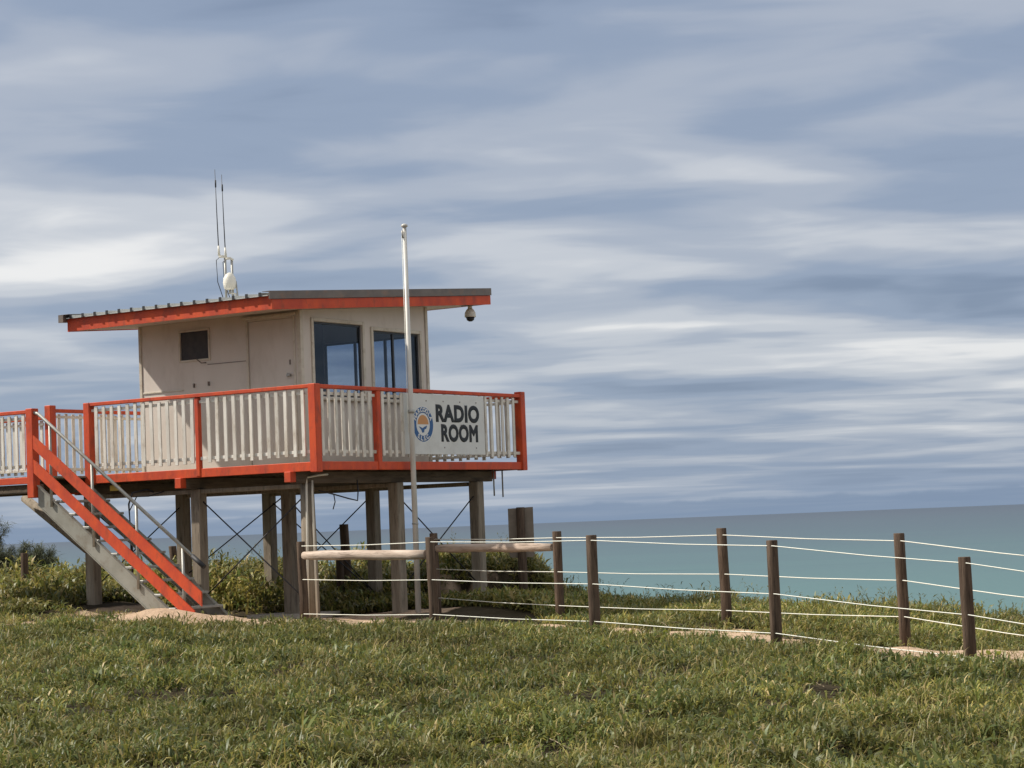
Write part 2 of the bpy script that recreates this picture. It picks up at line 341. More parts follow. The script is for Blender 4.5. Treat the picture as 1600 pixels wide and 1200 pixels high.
# stilts
for uu,vv,zb in ((.44,.36,-1.45),(.42,2.35,-1.5),(.40,4.38,-1.5),(2.4,.35,-1.4),(2.4,2.35,-1.6),(2.36,4.38,-1.5),(4.46,.35,-1.2),(4.45,2.32,-1.5),(4.42,4.35,-1.6)):
    w=.085
    if (uu,vv)==(.44,.36): continue
    TB('stilt',vv-w,vv+w,uu-w,uu+w,zb,.665,TIMB,bev=.012)
o=tube('corner_stilt',[(.36,.44,-1.45+H),(.36,.45,-.2+H),(.36,.46,.665+H)],[.115,.105,.095],TIMB,TW,12,.03)
# bearers, joists, deck
for uu in (.44,2.4,4.45):
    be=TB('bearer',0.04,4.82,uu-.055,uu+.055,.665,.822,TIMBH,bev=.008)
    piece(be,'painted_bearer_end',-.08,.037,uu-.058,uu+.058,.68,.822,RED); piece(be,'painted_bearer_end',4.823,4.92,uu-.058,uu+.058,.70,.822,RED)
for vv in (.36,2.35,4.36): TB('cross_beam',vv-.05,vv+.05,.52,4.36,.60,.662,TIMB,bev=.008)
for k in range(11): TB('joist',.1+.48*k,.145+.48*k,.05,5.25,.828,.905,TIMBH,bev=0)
for k in range(37):                              # boards run along the door side
    a=.012+k*.1378
    TB('deck_board',a,a+.131,.012,5.29,.908,.935,TIMB,bev=.003)
for k in range(8):
    a=-1.03+k*.128; TB('deck_board',a,a+.122,4.16,7.6,.908,.935,TIMB,bev=.003)
TB('walkway_bearer',-.96,-.86,4.2,7.6,.70,.826,TIMBH); TB('walkway_bearer',-.12,-.02,4.2,7.6,.70,.826,TIMBH)
# fascia boards
TB('fascia_board',-.022,.0,-.03,4.2,ZF-.01,.94,RED); TB('fascia_board',-.0,5.14,-.032,-.008,ZF,.942,RED)
TB('fascia_board',5.14,5.165,-.03,5.32,ZF,.94,RED); TB('fascia_board',.3,5.14,5.30,5.322,ZF,.94,RED)
TB('fascia_board',-1.075,-1.05,4.25,7.6,ZF+.005,.925,RED)
# railings: each bay is a railing part with posts, top rail, battens and slats
def railing(axis_,fixed,a0,a1,zt,posts,out,inner=True,gap=.148,zb=1.02,skip=None):
    """axis_ 'u': runs along u at v=fixed ; 'v': runs along v at u=fixed ; out = outward sign on the other axis"""
    def bx(nm,par,s0,s1,f0,f1,z0,z1,m,bev=.005):
        f0,f1=min(f0,f1),max(f0,f1)
        args=(f0,f1,s0,s1) if axis_=='u' else (s0,s1,f0,f1)
        return (piece(par,nm,*args,z0,z1,m,bev) if par else TB(nm,*args,z0,z1,m,None,bev))
    tr=bx('railing',None,a0,a1,fixed-.05,fixed+.05,zt-.05,zt,RED)
    for p,w,zl,zh in posts: bx('railing_post',tr,p-w,p+w,fixed-w-.0*out,fixed+w,zl,zh,RED,.008)
    bx('batten',tr,a0,a1,fixed-.012,fixed+.014,zt-.135,zt-.095,WHITE,.003); bx('batten',tr,a0,a1,fixed-.012,fixed+.014,zb+.035,zb+.08,WHITE,.003)
    n=int((a1-a0)/gap); 
    for k in range(n):
        s=a0+(k+.5)*(a1-a0)/n
        if any(abs(s-p)<w+.03 for p,w,_,_ in posts): continue
        if skip and skip[0]<s<skip[1]: pass
        dz=rnd.uniform(-.012,.012); tl=rnd.uniform(-.006,.006)
        w=.029
        sl=bx('slat',tr,s-w,s+w,fixed+out*.016,fixed+out*.036,zb,zt-.055,WHITE,.003)
        sl.location.z+=dz-.008
        if axis_=='u': sl.rotation_euler=(tl*1.5,0,rnd.uniform(-.1,.1))
        else: sl.rotation_euler=(0,tl*1.5,rnd.uniform(-.1,.1))
    return tr
railing('u',0.0,-.05,4.19,ZR,[(0.0,.062,.80,ZR+.004),(2.06,.036,.83,ZR-.052),(4.13,.06,.80,ZR+.002)],-1)
railing('v',0.0,.052,5.06,ZR-.004,[(1.39,.045,.83,ZR-.054),(5.07,.062,.815,ZR+.035)],-1)
railing('u',5.1,.07,5.25,ZR-.008,[(2.6,.045,.83,ZR-.06),(5.28,.055,.82,ZR)],1)
railing('v',5.28,.35,5.04,ZR-.006,[(.38,.062,.70,ZR+.045),(2.7,.045,.83,ZR-.06)],1)
railing('u',-1.04,4.16,7.6,1.868,[(4.22,.066,.63,1.885),(5.9,.04,.83,1.82)],-1,gap=.135)
railing('u',.3,5.34,7.6,1.868,[(6.4,.04,.83,1.82)],1,gap=.135)
# cabin: walls as panels round the openings
v0,v1,u0,u1=1.0,4.1,1.0,4.03; T=.07
def rooftop(v): return 3.235+.0744*v            # underside of the sheet
def soff(v): return 3.055+.0744*v
def wallprism(name,outl,t0,t1,along):            # outline in (s,z)
    f=(lambda a,b,t:(t,a,b+H)) if along=='u' else (lambda a,b,t:(a,t,b+H))
    return put(name,prism(outl,t0,t1,f),WALL,TW)
D0,D1,DT=1.13,1.95,3.03                         # door
S0,S1,SB,ST=2.69,3.23,2.57,2.98                 # small screened window
sA=soff(v0)
wallprism('wall_panel',[(u0,ZD),(D0,ZD),(D0,sA),(u0,sA)],v0,v0+T,'u')
wallprism('wall_panel',[(D0,DT),(D1,DT),(D1,sA),(D0,sA)],v0,v0+T,'u')
wallprism('wall_panel',[(D1,ZD),(S0,ZD),(S0,sA),(D1,sA)],v0,v0+T,'u')
wallprism('wall_panel',[(S0,ZD),(S1,ZD),(S1,SB),(S0,SB)],v0,v0+T,'u')
wallprism('wall_panel',[(S0,ST),(S1,ST),(S1,sA),(S0,sA)],v0,v0+T,'u')
wallprism('wall_panel',[(S1,ZD),(u1,ZD),(u1,sA),(S1,sA)],v0,v0+T,'u')
WB=[(1.30,2.44,1.92,2.985),(2.71,3.88,1.92,2.925)]
c0=v0+T
segs=[(c0,WB[0][0]),(WB[0][1],WB[1][0]),(WB[1][1],v1-.005)]
for a,b in segs: wallprism('wall_panel',[(a,ZD),(b,ZD),(b,soff(b)),(a,soff(a))],u0+.004,u0+T,'v')
for a,b,zl,zh in WB:
    wallprism('wall_panel',[(a,ZD),(b,ZD),(b,zl),(a,zl)],u0+.004,u0+T,'v')
    wallprism('wall_panel',[(a,zh),(b,zh),(b,soff(b)),(a,soff(a))],u0+.004,u0+T,'v')
# far walls: sea side with a strip of windows, left side plain
sB=soff(v1)-.005; q0,q1=1.28,2.95
wallprism('wall_panel',[(u0+T,ZD),(u1,ZD),(u1,1.95),(u0+T,1.95)],v1-T,v1,'u'); wallprism('wall_panel',[(u0+T,2.93),(u1,2.93),(u1,sB),(u0+T,sB)],v1-T,v1,'u')
wallprism('wall_panel',[(u0+T,1.95),(q0,1.95),(q0,2.93),(u0+T,2.93)],v1-T,v1,'u'); wallprism('wall_panel',[(q1,1.95),(u1,1.95),(u1,2.93),(q1,2.93)],v1-T,v1,'u')
wallprism('wall_panel',[(c0,ZD),(v1-T,ZD),(v1-T,soff(v1-T)),(c0,soff(c0))],u1-T,u1,'v')
# interior lining
for nm,a in (('interior_lining',(v0+T+.01,v0+T+.02,u0+.1,u1-.1)),('interior_lining',(v0+.1,v1-.1,u1-T-.02,u1-T-.01))):
    pass
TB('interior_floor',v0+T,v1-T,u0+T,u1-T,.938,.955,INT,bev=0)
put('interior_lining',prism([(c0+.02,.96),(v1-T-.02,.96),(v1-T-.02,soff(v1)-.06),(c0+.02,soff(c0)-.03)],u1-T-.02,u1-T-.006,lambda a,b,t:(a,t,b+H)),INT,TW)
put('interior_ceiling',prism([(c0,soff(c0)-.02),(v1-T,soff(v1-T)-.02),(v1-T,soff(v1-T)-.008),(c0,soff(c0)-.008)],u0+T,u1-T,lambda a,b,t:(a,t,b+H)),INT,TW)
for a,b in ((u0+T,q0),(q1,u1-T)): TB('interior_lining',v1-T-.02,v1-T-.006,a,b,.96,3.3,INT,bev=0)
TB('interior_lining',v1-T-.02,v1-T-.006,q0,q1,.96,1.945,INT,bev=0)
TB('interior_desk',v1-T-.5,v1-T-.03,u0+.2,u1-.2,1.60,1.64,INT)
# windows
def window(name,along,fixed,a0,a1,zl,zh,mull,depth,frame_m,casing=True,outn=-1):
    def bx(par,nm,s0,s1,f0,f1,z0,z1,m,bev=.004):
        f0,f1=min(f0,f1),max(f0,f1)
        args=(s0,s1,f0,f1) if along=='v' else (f0,f1,s0,s1)
        return piece(par,nm,*args,z0,z1,m,bev) if par else TB(nm,*args,z0,z1,m,None,bev)
    fi=fixed+.02*(-outn)
    w=bx(None,name,a0,a1,fi,fi+.03*(-outn),zl,zl+.03,frame_m)
    bx(w,'frame',a0,a1,fi,fi+.03*(-outn),zh-.03,zh,frame_m); bx(w,'frame',a0,a0+.03,fi,fi+.03*(-outn),zl+.031,zh-.031,frame_m); bx(w,'frame',a1-.03,a1,fi,fi+.03*(-outn),zl+.031,zh-.031,frame_m)
    edges=[a0+.03]+list(mull)+[a1-.03]
    for q in mull: bx(w,'mullion',q-.02,q+.02,fi-.004*(-outn),fi+.034*(-outn),zl+.031,zh-.031,frame_m)
    for a,b in zip(edges,edges[1:]): bx(w,'pane',a+.002,b-.002,fi+.012*(-outn),fi+.018*(-outn),zl+.031,zh-.031,GLASS,0)
    if casing:
        e=.055; o0,o1=fixed+outn*.022,fixed-outn*.0
        bx(w,'casing',a0-e,a0-.002,o0,o1,zl-.02,zh+e,TRIM); bx(w,'casing',a1+.002,a1+e,o0,o1,zl-.02,zh+e,TRIM)
        bx(w,'casing',a0-.001,a1+.001,o0,o1,zh+.002,zh+e,TRIM); bx(w,'sill',a0-e-.03,a1+e+.03,fixed+outn*.06,fixed-outn*.0,zl-.055,zl-.021,TRIM)
    return w
window('window','v',u0+.004,*WB[0],[],.0,ALU); window('window','v',u0+.004,*WB[1],[3.24],.0,ALU)
window('sea_window','u',v1,q0,q1,1.95,2.93,[1.78,2.36],0,ALU,False,1)
# small screened window
sw=TB('screen_window',v0+.012,v0+.02,S0,S1,SB,ST,SCREEN,bev=0)
for a,b,c,d in ((S0-.03,S0,SB-.03,ST+.03),(S1,S1+.03,SB-.03,ST+.03),(S0,S1,ST,ST+.03),(S0-.0,S1,SB-.03,SB)): piece(sw,'frame',v0-.018,v0+.012,a,b,c,d,TRIM,.003)
# door
dr=TB('door',v0+.01,v0+.045,D0+.004,D1-.006,ZD+.006,DT-.004,WALL,bev=.003)
kn=put('knob',tubemesh([(0,0,0),(-.03,0,0),(-.034,0,0),(-.06,0,0),(-.066,0,0)],[.02,.016,.03,.03,.018],12),STEEL,dr); kn.location=Vector((v0+.01,D0+.075,2.22+H))-Vector(dr.location)
piece(dr,'lock',v0+.002,v0+.011,D0+.06,D0+.085,2.37,2.44,FLASH,.002)
piece(dr,'door_head_flashing',v0-.05,v0-.002,D0-.08,D1+.09,DT+.03,DT+.07,TRIM)
piece(dr,'door_jamb',v0-.014,v0-.0,D1,D1+.035,ZD+.01,DT+.02,TRIM,.003); piece(dr,'door_jamb',v0-.014,v0,D0-.04,D0-.004,ZD+.01,DT+.02,TRIM,.003)
TB('corner_trim',v0-.014,v0+.055,u0-.016,u0-.001,ZD+.003,soff(v0)-.004,TRIM,bev=.004); TB('corner_trim',v0-.014,v0-.001,u0-.0,u0+.05,ZD+.003,soff(v0)-.004,TRIM,bev=.004)
TB('corner_trim',v0-.014,v0-.001,u1-.04,u1+.014,ZD+.003,soff(v0)-.006,TRIM,bev=.004); TB('corner_trim',v1-.06,v1+.004,u0-.014,u0-.001,ZD+.003,soff(v1)-.012,TRIM,bev=.004)
TB('wall_batten',v0-.008,v0-.001,D1+.05,u0+1.72,2.475,2.484,FLASH,bev=0); TB('wall_batten',v0-.014,v0-.001,3.2,u1-.05,2.125,2.15,TRIM,bev=.003)
tube('wall_hook',[(v0,2.75,2.51+H),(v0-.09,2.76,2.50+H),(v0-.11,2.80,2.54+H),(v0-.10,2.84,2.56+H)],.009,FLASH,TW,6)
for uu,zz in ((2.98,2.19),(2.70,2.2)): TB('wall_hook',v0-.03,v0,uu-.008,uu+.008,zz-.03,zz+.03,FLASH,bev=0)
# roof
r0,r1,e0,e1=.675,4.5,0.0,5.38                    # u range, v range
def slab(name,za,zb,a0,a1,b0,b1,m,parent=None):  # sheet following the roof pitch ; za,zb offsets from rooftop
    o=put(name,prism([(a0,rooftop(a0)+za),(a1,rooftop(a1)+za),(a1,rooftop(a1)+zb),(a0,rooftop(a0)+zb)],b0,b1,lambda a,b,t:(a,t,b+H)),m,parent or TW); return o
rf=slab('roof_sheet',.0,.012,e0-.05,e1+.03,r0+.03,r1-.02,ROOFM)
k=r0+.16
while k<r1-.1:
    slab('rib',.0122,.05,e0-.052,e1+.03,k-.016,k+.016,ROOFM,rf); slab('rib_end',.0,.056,e0-.062,e0-.0535,k-.021,k+.021,DARK,rf); k+=.2365
slab('soffit',-.178,-.165,e0+.024,e1-.026,r0+.024,r1-.024,SOFF)
fa=put('roof_fascia',prism([(r0,rooftop(0)-.185),(r1,rooftop(0)-.185),(r1,rooftop(0)-.002),(r0,rooftop(0)-.002)],e0-.0,e0+.022,lambda a,b,t:(t,a,b+H)),RED,TW)
put('roof_fascia',prism([(r0,rooftop(e1)-.185),(r1,rooftop(e1)-.185),(r1,rooftop(e1)-.002),(r0,rooftop(e1)-.002)],e1-.022,e1,lambda a,b,t:(t,a,b+H)),RED,TW)
slab('barge_board',-.19,-.05,e0-.004,e1+.004,r0-.004,r0+.02,RED); slab('barge_board',-.19,-.02,e0-.004,e1+.004,r1-.02,r1+.003,RED)
slab('barge_capping',-.045,.058,e0-.07,e1+.012,r0-.02,r0-.006,FLASH); slab('barge_capping',.0585,.066,e0-.07,e1+.012,r0-.02,r0+.11,FLASH)
slab('barge_capping',-.05,.058,e0-.09,e1+.012,r1+.005,r1+.10,FLASH); slab('barge_capping',.0585,.064,e0-.09,e1+.012,r1-.10,r1+.10,FLASH)
# cross bracing rods
def rod(a,za,b,zb):
    tube('brace_rod',[(a[1],a[0],za+H),(b[1],b[0],zb+H)],.0095,ROD,TW,6)
c_,f_,b_,e_,d_,g_,a_,h_,i_=(2.4,.35),(.44,.36),(4.45,2.32),(2.4,2.35),(4.42,4.35),(2.36,4.38),(4.46,.35),(.42,2.35),(.40,4.38)
rod(c_,.55,f_,-1.0); rod(f_,.55,c_,-.9); rod(b_,-.6,e_,.6); rod(d_,.55,g_,-1.0); rod(g_,.55,d_,-1.0); rod(a_,.45,b_,-.8); rod(b_,.5,a_,-.7); rod(h_,.5,i_,-.9); rod(i_,.5,h_,-.9); rod(e_,.5,g_,-1.)
# conduits and loose cables
tube('conduit',[(.22,.40,-1.2+H),(.24,.38,.2+H),(.25,.38,.62+H),(.28,.40,.74+H),(.40,.30,.77+H),(.62,.30,.78+H)],.016,PLAST,TW,7)
tube('conduit',[(.30,.31,-1.2+H),(.31,.33,.55+H),(.33,.34,.7+H)],.014,PLAST,TW,7)
tube('loose_cable',[(.45,.33,.56+H),(.70,.25,.50+H),(.95,.20,.44+H),(1.12,.18,.41+H),(1.14,.18,.55+H),(1.15,.2,.70+H)],.010,ROD,TW,6)
tube('loose_cable',[(.68,.25,.50+H),(.69,.24,.40+H),(.64,.24,.30+H)],.008,ROD,TW,6)
tube('loose_cable',[(.3,3.2,.66+H),(.28,3.3,.70+H),(.1,3.42,.66+H),(.06,3.46,.5+H),(.06,3.44,0+H),(.06,3.42,-.6+H)],.014,ROD,TW,6)
tube('loose_cable',[(.3,3.0,.66+H),(.2,3.2,.60+H),(.12,3.36,.60+H),(.08,3.47,.4+H),(.08,3.43,-.1+H),(.07,3.43,-.9+H)],.009,ROD,TW,6)
for vv,ln in ((4.72,.22),(4.96,.24)): tube('conduit',[(vv,.3,.905+H),(vv,.3,.66-ln+H)],.013,STEEL,TW,6)
TB('yellow_tag',.06,.075,3.62,3.82,.70,.78,YEL)
TB('concrete_footing',1.9,3.0,2.0,2.9,-1.6,-1.19,CONC); TB('concrete_footing',3.9,4.8,3.9,4.8,-1.6,-1.24,CONC)

# ------------------------------------------------------------------ staircase
ST_=empty('staircase',TW.location,TW.rotation_euler.z); tag(ST_,'grey steel open staircase with orange guard boards and pipe handrail beside the deck','stairs')
SL=.742
def zs(u): return .77-(4.1-u)*SL
def sheared(name,ua,ub,dz0,dz1,vv0,vv1,m,parent=ST_):
    me=prism([(ua,zs(ua)+dz0),(ub,zs(ub)+dz0),(ub,zs(ub)+dz1),(ua,zs(ua)+dz1)],vv0,vv1,lambda a,b,t:(t,a,b+H)); return put(name,me,m,parent)
for vn in (-1.03,-.03):
    s=sheared('stringer',4.14,1.2,-.27,-.0,vn-.008,vn+.008,STEELD)
    for dz in (0,-.27):
        f=sheared('flange',4.14,1.2,dz-.006,dz+.006,vn-.03,vn+.035,STEELD,s)
for k in range(9):
    zt=.58-.19*k; uc=4.1-(.77-zt)/SL-.02
    box('tread',(-1.02,uc-.11,zt-.035+H),(-.04,uc+.12,zt+H),STEEL,ST_)
for uu in (3.86,3.08,2.28,1.47): tube('handrail_post',[(-1.06,uu,zs(uu)-.1+H),(-1.06,uu,zs(uu)+1.04+H)],.02,STEEL,ST_,8)
tube('handrail',[(-1.06,4.17,zs(4.12)+1.04+H),(-1.06,4.08,zs(4.08)+1.05+H),(-1.06,1.20,zs(1.2)+1.05+H)],.024,STEEL,ST_,10)
tube('handrail_grip',[(-1.06,1.30,zs(1.30)+1.05+H),(-1.06,1.10,zs(1.10)+1.05+H)],.033,DARK,ST_,10)
for dz,ue in ((.70,1.13),(.36,1.26)):
    g=sheared('guard_board',4.15,ue,dz-.19,dz,-1.105,-1.083,RED)
tube('underside_brace',[(.24,5.72,.68+H),(.24,4.46,-.13+H)],.065,TIMB,TW,6)

# ------------------------------------------------------------------ radio room sign
def text_mesh(body,size,bold=.0,sxx=1.0):
    cu=bpy.data.curves.new('t','FONT'); cu.body=body; cu.size=size; cu.align_x='CENTER'; cu.align_y='CENTER'; cu.bevel_depth=bold; cu.bevel_resolution=0; cu.extrude=.0005; cu.resolution_u=4; cu.space_character=1.06
    ob=bpy.data.objects.new('t',cu); COL.objects.link(ob); dg=bpy.context.evaluated_depsgraph_get(); dg.update()
    me=bpy.data.meshes.new_from_object(ob.evaluated_get(dg)); bpy.data.objects.remove(ob)
    for v in me.vertices: v.co.x*=sxx; v.co.z*=.15
    me.materials.clear(); return me
SG=empty('sign_board',TW.matrix_world@Vector((0,0,0)) if False else TW.location,TW.rotation_euler.z)
tag(SG,'white radio room sign with black lettering and round blue club badge screwed to the railing','sign')
sv0,sv1,sz0,sz1=1.97,4.00,1.045,1.915; uf=-.052
box('panel',(sv0,uf,sz0+H),(sv1,uf+.012,sz1+H),SIGNW,SG,.003)
# lettering faces -u : text x -> +v, text y -> z
RT=Matrix(((1,0,0),(0,0,-1),(0,1,0))).to_euler()
def lettering(body,size,vc,zc_,m,bold,sxx,parent=SG,tilt=0,name='lettering',off=.0015):
    o=put(name,text_mesh(body,size,bold,sxx),m,parent); o.location=(vc,uf-off,zc_+H); o.rotation_euler=(math.pi/2,tilt,0); return o
lettering('RADIO',.325,3.30,1.63,BLACK,.017,1.08); lettering('ROOM',.325,3.34,1.345,BLACK,.017,.95)
def disc(name,r0_,r1_,m,off,a0=0,a1=2*math.pi,cx=2.42,cz=1.475,n=48,par=SG,th=.0012):
    vs=[];fs=[]
    for i in range(n+1):
        a=a0+(a1-a0)*i/n; vs+= [(r0_*math.cos(a),-off,r0_*math.sin(a)),(r1_*math.cos(a),-off,r1_*math.sin(a))]
    for i in range(n): fs.append((2*i,2*i+1,2*i+3,2*i+2))
    o=put(name,polymesh(vs,fs),m,par); o.location=(cx,uf,cz+H); return o
bd=disc('badge',.0,.262,WPRT,.0012)
def sub(o): o.parent=bd; o.location=Vector(o.location)-Vector(bd.location); return o
sub(disc('badge_ring',.165,.25,BLUE,.0024)); sub(disc('badge_sun',.0,.135,ORNG,.0024,0,math.pi)); 
sub(put('badge_wave',polymesh([(-.11,-.0026,-.03),(-.06,-.0026,-.04),(-.02,-.0026,-.055),(.03,-.0026,-.035),(.10,-.0026,-.015),(.075,-.0026,-.06),(.03,-.0026,-.075),(.02,-.0026,-.115),(-.03,-.0026,-.12),(-.05,-.0026,-.08)],[(0,1,9),(1,2,9),(2,8,9),(2,7,8),(2,3,7),(3,6,7),(3,5,6),(3,4,5)]),BLUE,SG,(2.42,uf,1.475+H)))
for word,aa,da,flip in (('MARCOOLA',math.radians(155),-math.radians(130)/7,1),(['S.','L.','S.','C.'],math.radians(-122),math.radians(64)/3,-1)):
    for i,ch in enumerate(word):
        a=aa+da*i
        o=put('badge_letter',text_mesh(ch,.085,.004,1),WPRT,SG); o.location=(2.42+.207*math.cos(a),uf-.004,1.475+.207*math.sin(a)+H)
        o.rotation_euler=(math.pi/2,-(a-math.pi/2) if flip>0 else -(a+math.pi/2),0); sub(o)
for vv,zz in [(sv0+.12+.425*k,sz1-.1) for k in range(5)]+[(sv0+.15+.82*k,sz0+.1) for k in range(3)]+[(2.95+.43*k,1.475) for k in range(3)]:
    box('screw',(vv-.009,uf-.006,zz-.009+H),(vv+.009,uf-.0005,zz+.009+H),FLASH,SG,.002)

# ------------------------------------------------------------------ flagpole, antennas, dome, camera
fp=empty('flagpole',tuple(np.array([KX,KY,0])+np.append(UU*-.14+VV*2.02,0)),0); fp.location.z=GZT
tag(fp,'tall plain white flagpole with ball cap rising in front of the sign side','flagpole')
hh=4.27+1.2
tube('pole',[(0,0,-.2),(0,0,2.6),(0,0,hh)],[.042,.038,.028],POLE,fp,14)
tube('pole_cap',[(0,0,hh),(0,0,hh+.01),(0,0,hh+.035),(0,0,hh+.05)],[.03,.05,.045,.015],POLE,fp,14)
tube('pulley',[(-.03,-.03,hh-.16),(-.035,-.03,hh-.05)],.012,STEEL,fp,6)
tube('halyard',[(-.04,-.03,hh-.12),(-.047,-.034,2.9),(-.043,-.03,2.55)],.004,WIREM,fp,5)
tube('collar',[(0,0,2.82),(0,0,2.87)],.048,STEEL,fp,12); tube('collar',[(0,0,1.25),(0,0,1.27)],.047,STEEL,fp,12)
def Tl(vv,uu,z): return TW.matrix_world@Vector((vv,uu,z+H)) if False else Vector((KX+UU[0]*uu+VV[0]*vv,KY+UU[1]*uu+VV[1]*vv,z+EYE))
def antenna(uu,vv,zelb,ztop,label,lean):
    p=Tl(vv,uu,rooftop(vv)+.01); a=empty('whip_antenna',p); tag(a,label,'antenna','whip antennas on the cabin roof')
    h=zelb-rooftop(vv)-.01; w=ztop-rooftop(vv)-.01
    tube('mast',[(0,0,0),(0,0,h)],.018,STEEL,a,8)
    tube('bracket',[(.02,0,h-.01),(-.02,0,h+.02),(-.09,0,h+.02)],.02,PLAST,a,7)
    tube('base_loading_coil',[(-.085,0,h+.03),(-.09,0,h+.18)],[.02,.012],PLAST,a,8)
    tube('whip',[(-.09,0,h+.16),(-.09-lean*.5,0,(h+w)/2),(-.09-lean,0,w)],[.0085,.007,.004],ROD,a,6)
    tube('whip_joint',[(-.09-lean*.72,0,h+.18+(w-h)*.66),(-.09-lean*.76,0,h+.18+(w-h)*.74)],.012,DARK,a,6)
    tube('coax_cable',[(-.07,0,h+.02),(-.13,.01,h-.03),(-.12,.02,h*.5),(-.02,.02,.02)],.006,ROD,a,5)
antenna(2.50,1.2,4.03,5.33,'taller whip antenna on its own mast, beside the white dome',.02)
antenna(2.375,1.2,3.99,5.24,'whip antenna whose mast rises directly behind the white dome',.02)
p=Tl(1.05,2.30,rooftop(1.05)); dm=empty('satellite_dome',p); tag(dm,'cream plastic antenna dome on a bent bracket on the cabin roof','antenna dome')
z0=.22
tube('dome',[(0,0,z0),(0,0,z0+.02),(0,0,z0+.10),(0,0,z0+.17),(0,0,z0+.225),(0,0,z0+.25)],[.05,.085,.095,.088,.055,.01],PLAST,dm,18)
tube('bracket',[(.0,0,z0+.01),(.0,0,z0-.06)],.018,STEEL,dm,8); tube('bracket',[(.0,0,z0-.05),(.08,0,z0-.06),(.10,0,.0)],.014,PLAST,dm,7)
tube('bracket',[(.09,0,z0+.12),(.12,0,.02)],.012,STEEL,dm,7)
cc=empty('security_camera',Tl(5.08,.86,soff(5.08)-.0)); tag(cc,'white dome security camera hanging under the seaward end of the roof','camera')
tube('mount',[(0,0,.01),(0,0,-.07)],.035,PLAST,cc,12)
tube('housing',[(0,0,-.05),(0,0,-.075),(0,0,-.12),(0,0,-.175),(0,0,-.19)],[.035,.06,.085,.09,.085],PLAST,cc,18)
tube('lens_dome',[(0,0,-.19),(0,0,-.235),(0,0,-.255)],[.068,.055,.025],DARK,cc,16)
box('mount_plate',(-.14,-.06,-.012),(.05,.06,.003),FLASH,cc)

# ------------------------------------------------------------------ fences
def gz(x,y): return float(height(np.array([x]),np.array([y]))[0])+EYE
def logpost(par,name,x,y,top,r,lean=(0,0),m=LOGP):
    b=gz(x,y); p=Vector(par.location) if par else Vector((0,0,0))
    n=14; pts=[Vector((x,y,b-.3)),Vector((x,y,b+.3*(top-b))),Vector((x+lean[0]*.6,y+lean[1]*.6,b+.65*(top-b))),Vector((x+lean[0],y+lean[1],top-.008)),Vector((x+lean[0],y+lean[1],top))]
    return put(name,tubemesh([q-p for q in pts],[r*1.03,r*1.0,r*.98,r*.96,r*.90],n,True,.035),m,par)
def fence(label,posts,wires,logspan,r):
    x,y,_=posts[0]; F_=empty('post_and_wire_fence',(x,y,gz(x,y))); tag(F_,label,'fence')
    P=Vector(F_.location)
    for i,(x,y,t) in enumerate(posts): logpost(F_,'fence_post',x,y,t,r*rnd.uniform(.95,1.06),(rnd.uniform(-.02,.0),0))
    for hgt in wires:
        pts=[]
        for i,(x,y,t) in enumerate(posts):
            z=t-hgt if isinstance(hgt,(int,float)) else t-hgt[i]
            if i:
                q=pts[-1]; c=(q+Vector((x,y-r-.006,z)))/2; c.z-=.012; pts.append(c)
            pts.append(Vector((x,y-r-.006,z)))
        tube('wire',[q-P for q in pts],.0052,WIREM,F_,5)
    return F_
def pp(px,py,D): 
    q=at(px,py,D); return (q.x,q.y,q.z)
front=[pp(472,846,29.2),pp(674,839,27.0),pp(924,836,25.0),pp(1206,844,23.2),pp(1508,870,21.5),pp(1850,915,19.8)]
ff=fence('weathered post and wire fence on the inland side of the sandy path',front,[.06,[.50,.52,.55,.56,.56,.56],[.95,.94,.97,.97,.97,.97]],None,.062)
back=[pp(679,833,31.0),pp(870,830,29.0),pp(1129,825,27.0),pp(1406,833,24.5),pp(1730,868,22.2)]
fb=fence('weathered post and wire fence on the seaward side of the sandy path',back,[.085,[.5,.53,.56,.52,.52],[.9,.97,1.0,.92,.92]],None,.062)
def lograil(F_,a,b,r,name='log_rail'):
    P=Vector(F_.location); a=Vector(a)-P; b=Vector(b)-P; n=9
    pts=[a+(b-a)*i/n+Vector((0,rnd.uniform(-.006,.006),rnd.uniform(-.008,.008))) for i in range(n+1)]
    rs=[r*rnd.uniform(.92,1.06) for _ in pts]; rs[0]*=.8; rs[-1]*=.85
    # local frame along x so that the grain follows the log
    me=tubemesh([Vector(((q-pts[0]).length,0,0))+Vector((0,rnd.uniform(-.006,.006),rnd.uniform(-.006,.006))) for q in pts],rs,14,True,.05)
    o=put(name,me,LOGR,F_,pts[0]); o.rotation_mode='QUATERNION'; o.rotation_quaternion=(b-a).to_track_quat('X','Z'); return o
lograil(ff,at(476,868,29.0),at(666,866,27.05),.063); lograil(fb,at(684,857,30.9),at(864,855,29.05),.060)

def loose(label,px,pt,D,r,lean=(0,0)):
    q=at(px,pt,D); e=empty('timber_post',(q.x,q.y,gz(q.x,q.y))); tag(e,label,'post')
    logpost(e,'post_shaft',q.x,q.y,q.z,r,lean); return e
loose('tall dark timber post standing behind the tower stilts',540,819,35.5,.075,(-.03,0))
loose('short dark timber stump beside the taller post behind the tower',530,859,35.0,.062)
loose('leaning dark timber stump seen through the stairs',274,853,36.8,.065,(-.05,0))
loose('dark timber post in the dune scrub beside the feathery shrub',38,864,36.8,.062)
q=at(816,870,33.4); sp=empty('beach_sign',(q.x,q.y,gz(q.x,q.y))); tag(sp,'back of a grey board sign on a thick dark timber post on the bank','sign')
zt=at(816,793,33.4).z
logpost(sp,'sign_post',q.x,q.y,zt+.005,.068)
zb_=at(816,871,33.4).z-sp.location.z; ztp=zt-sp.location.z
ol=[(-.19,ztp-.01),(-.19,zb_+.04),(-.178,zb_+.012),(-.15,zb_),(.15,zb_),(.178,zb_+.012),(.19,zb_+.04),(.19,ztp+.005)]
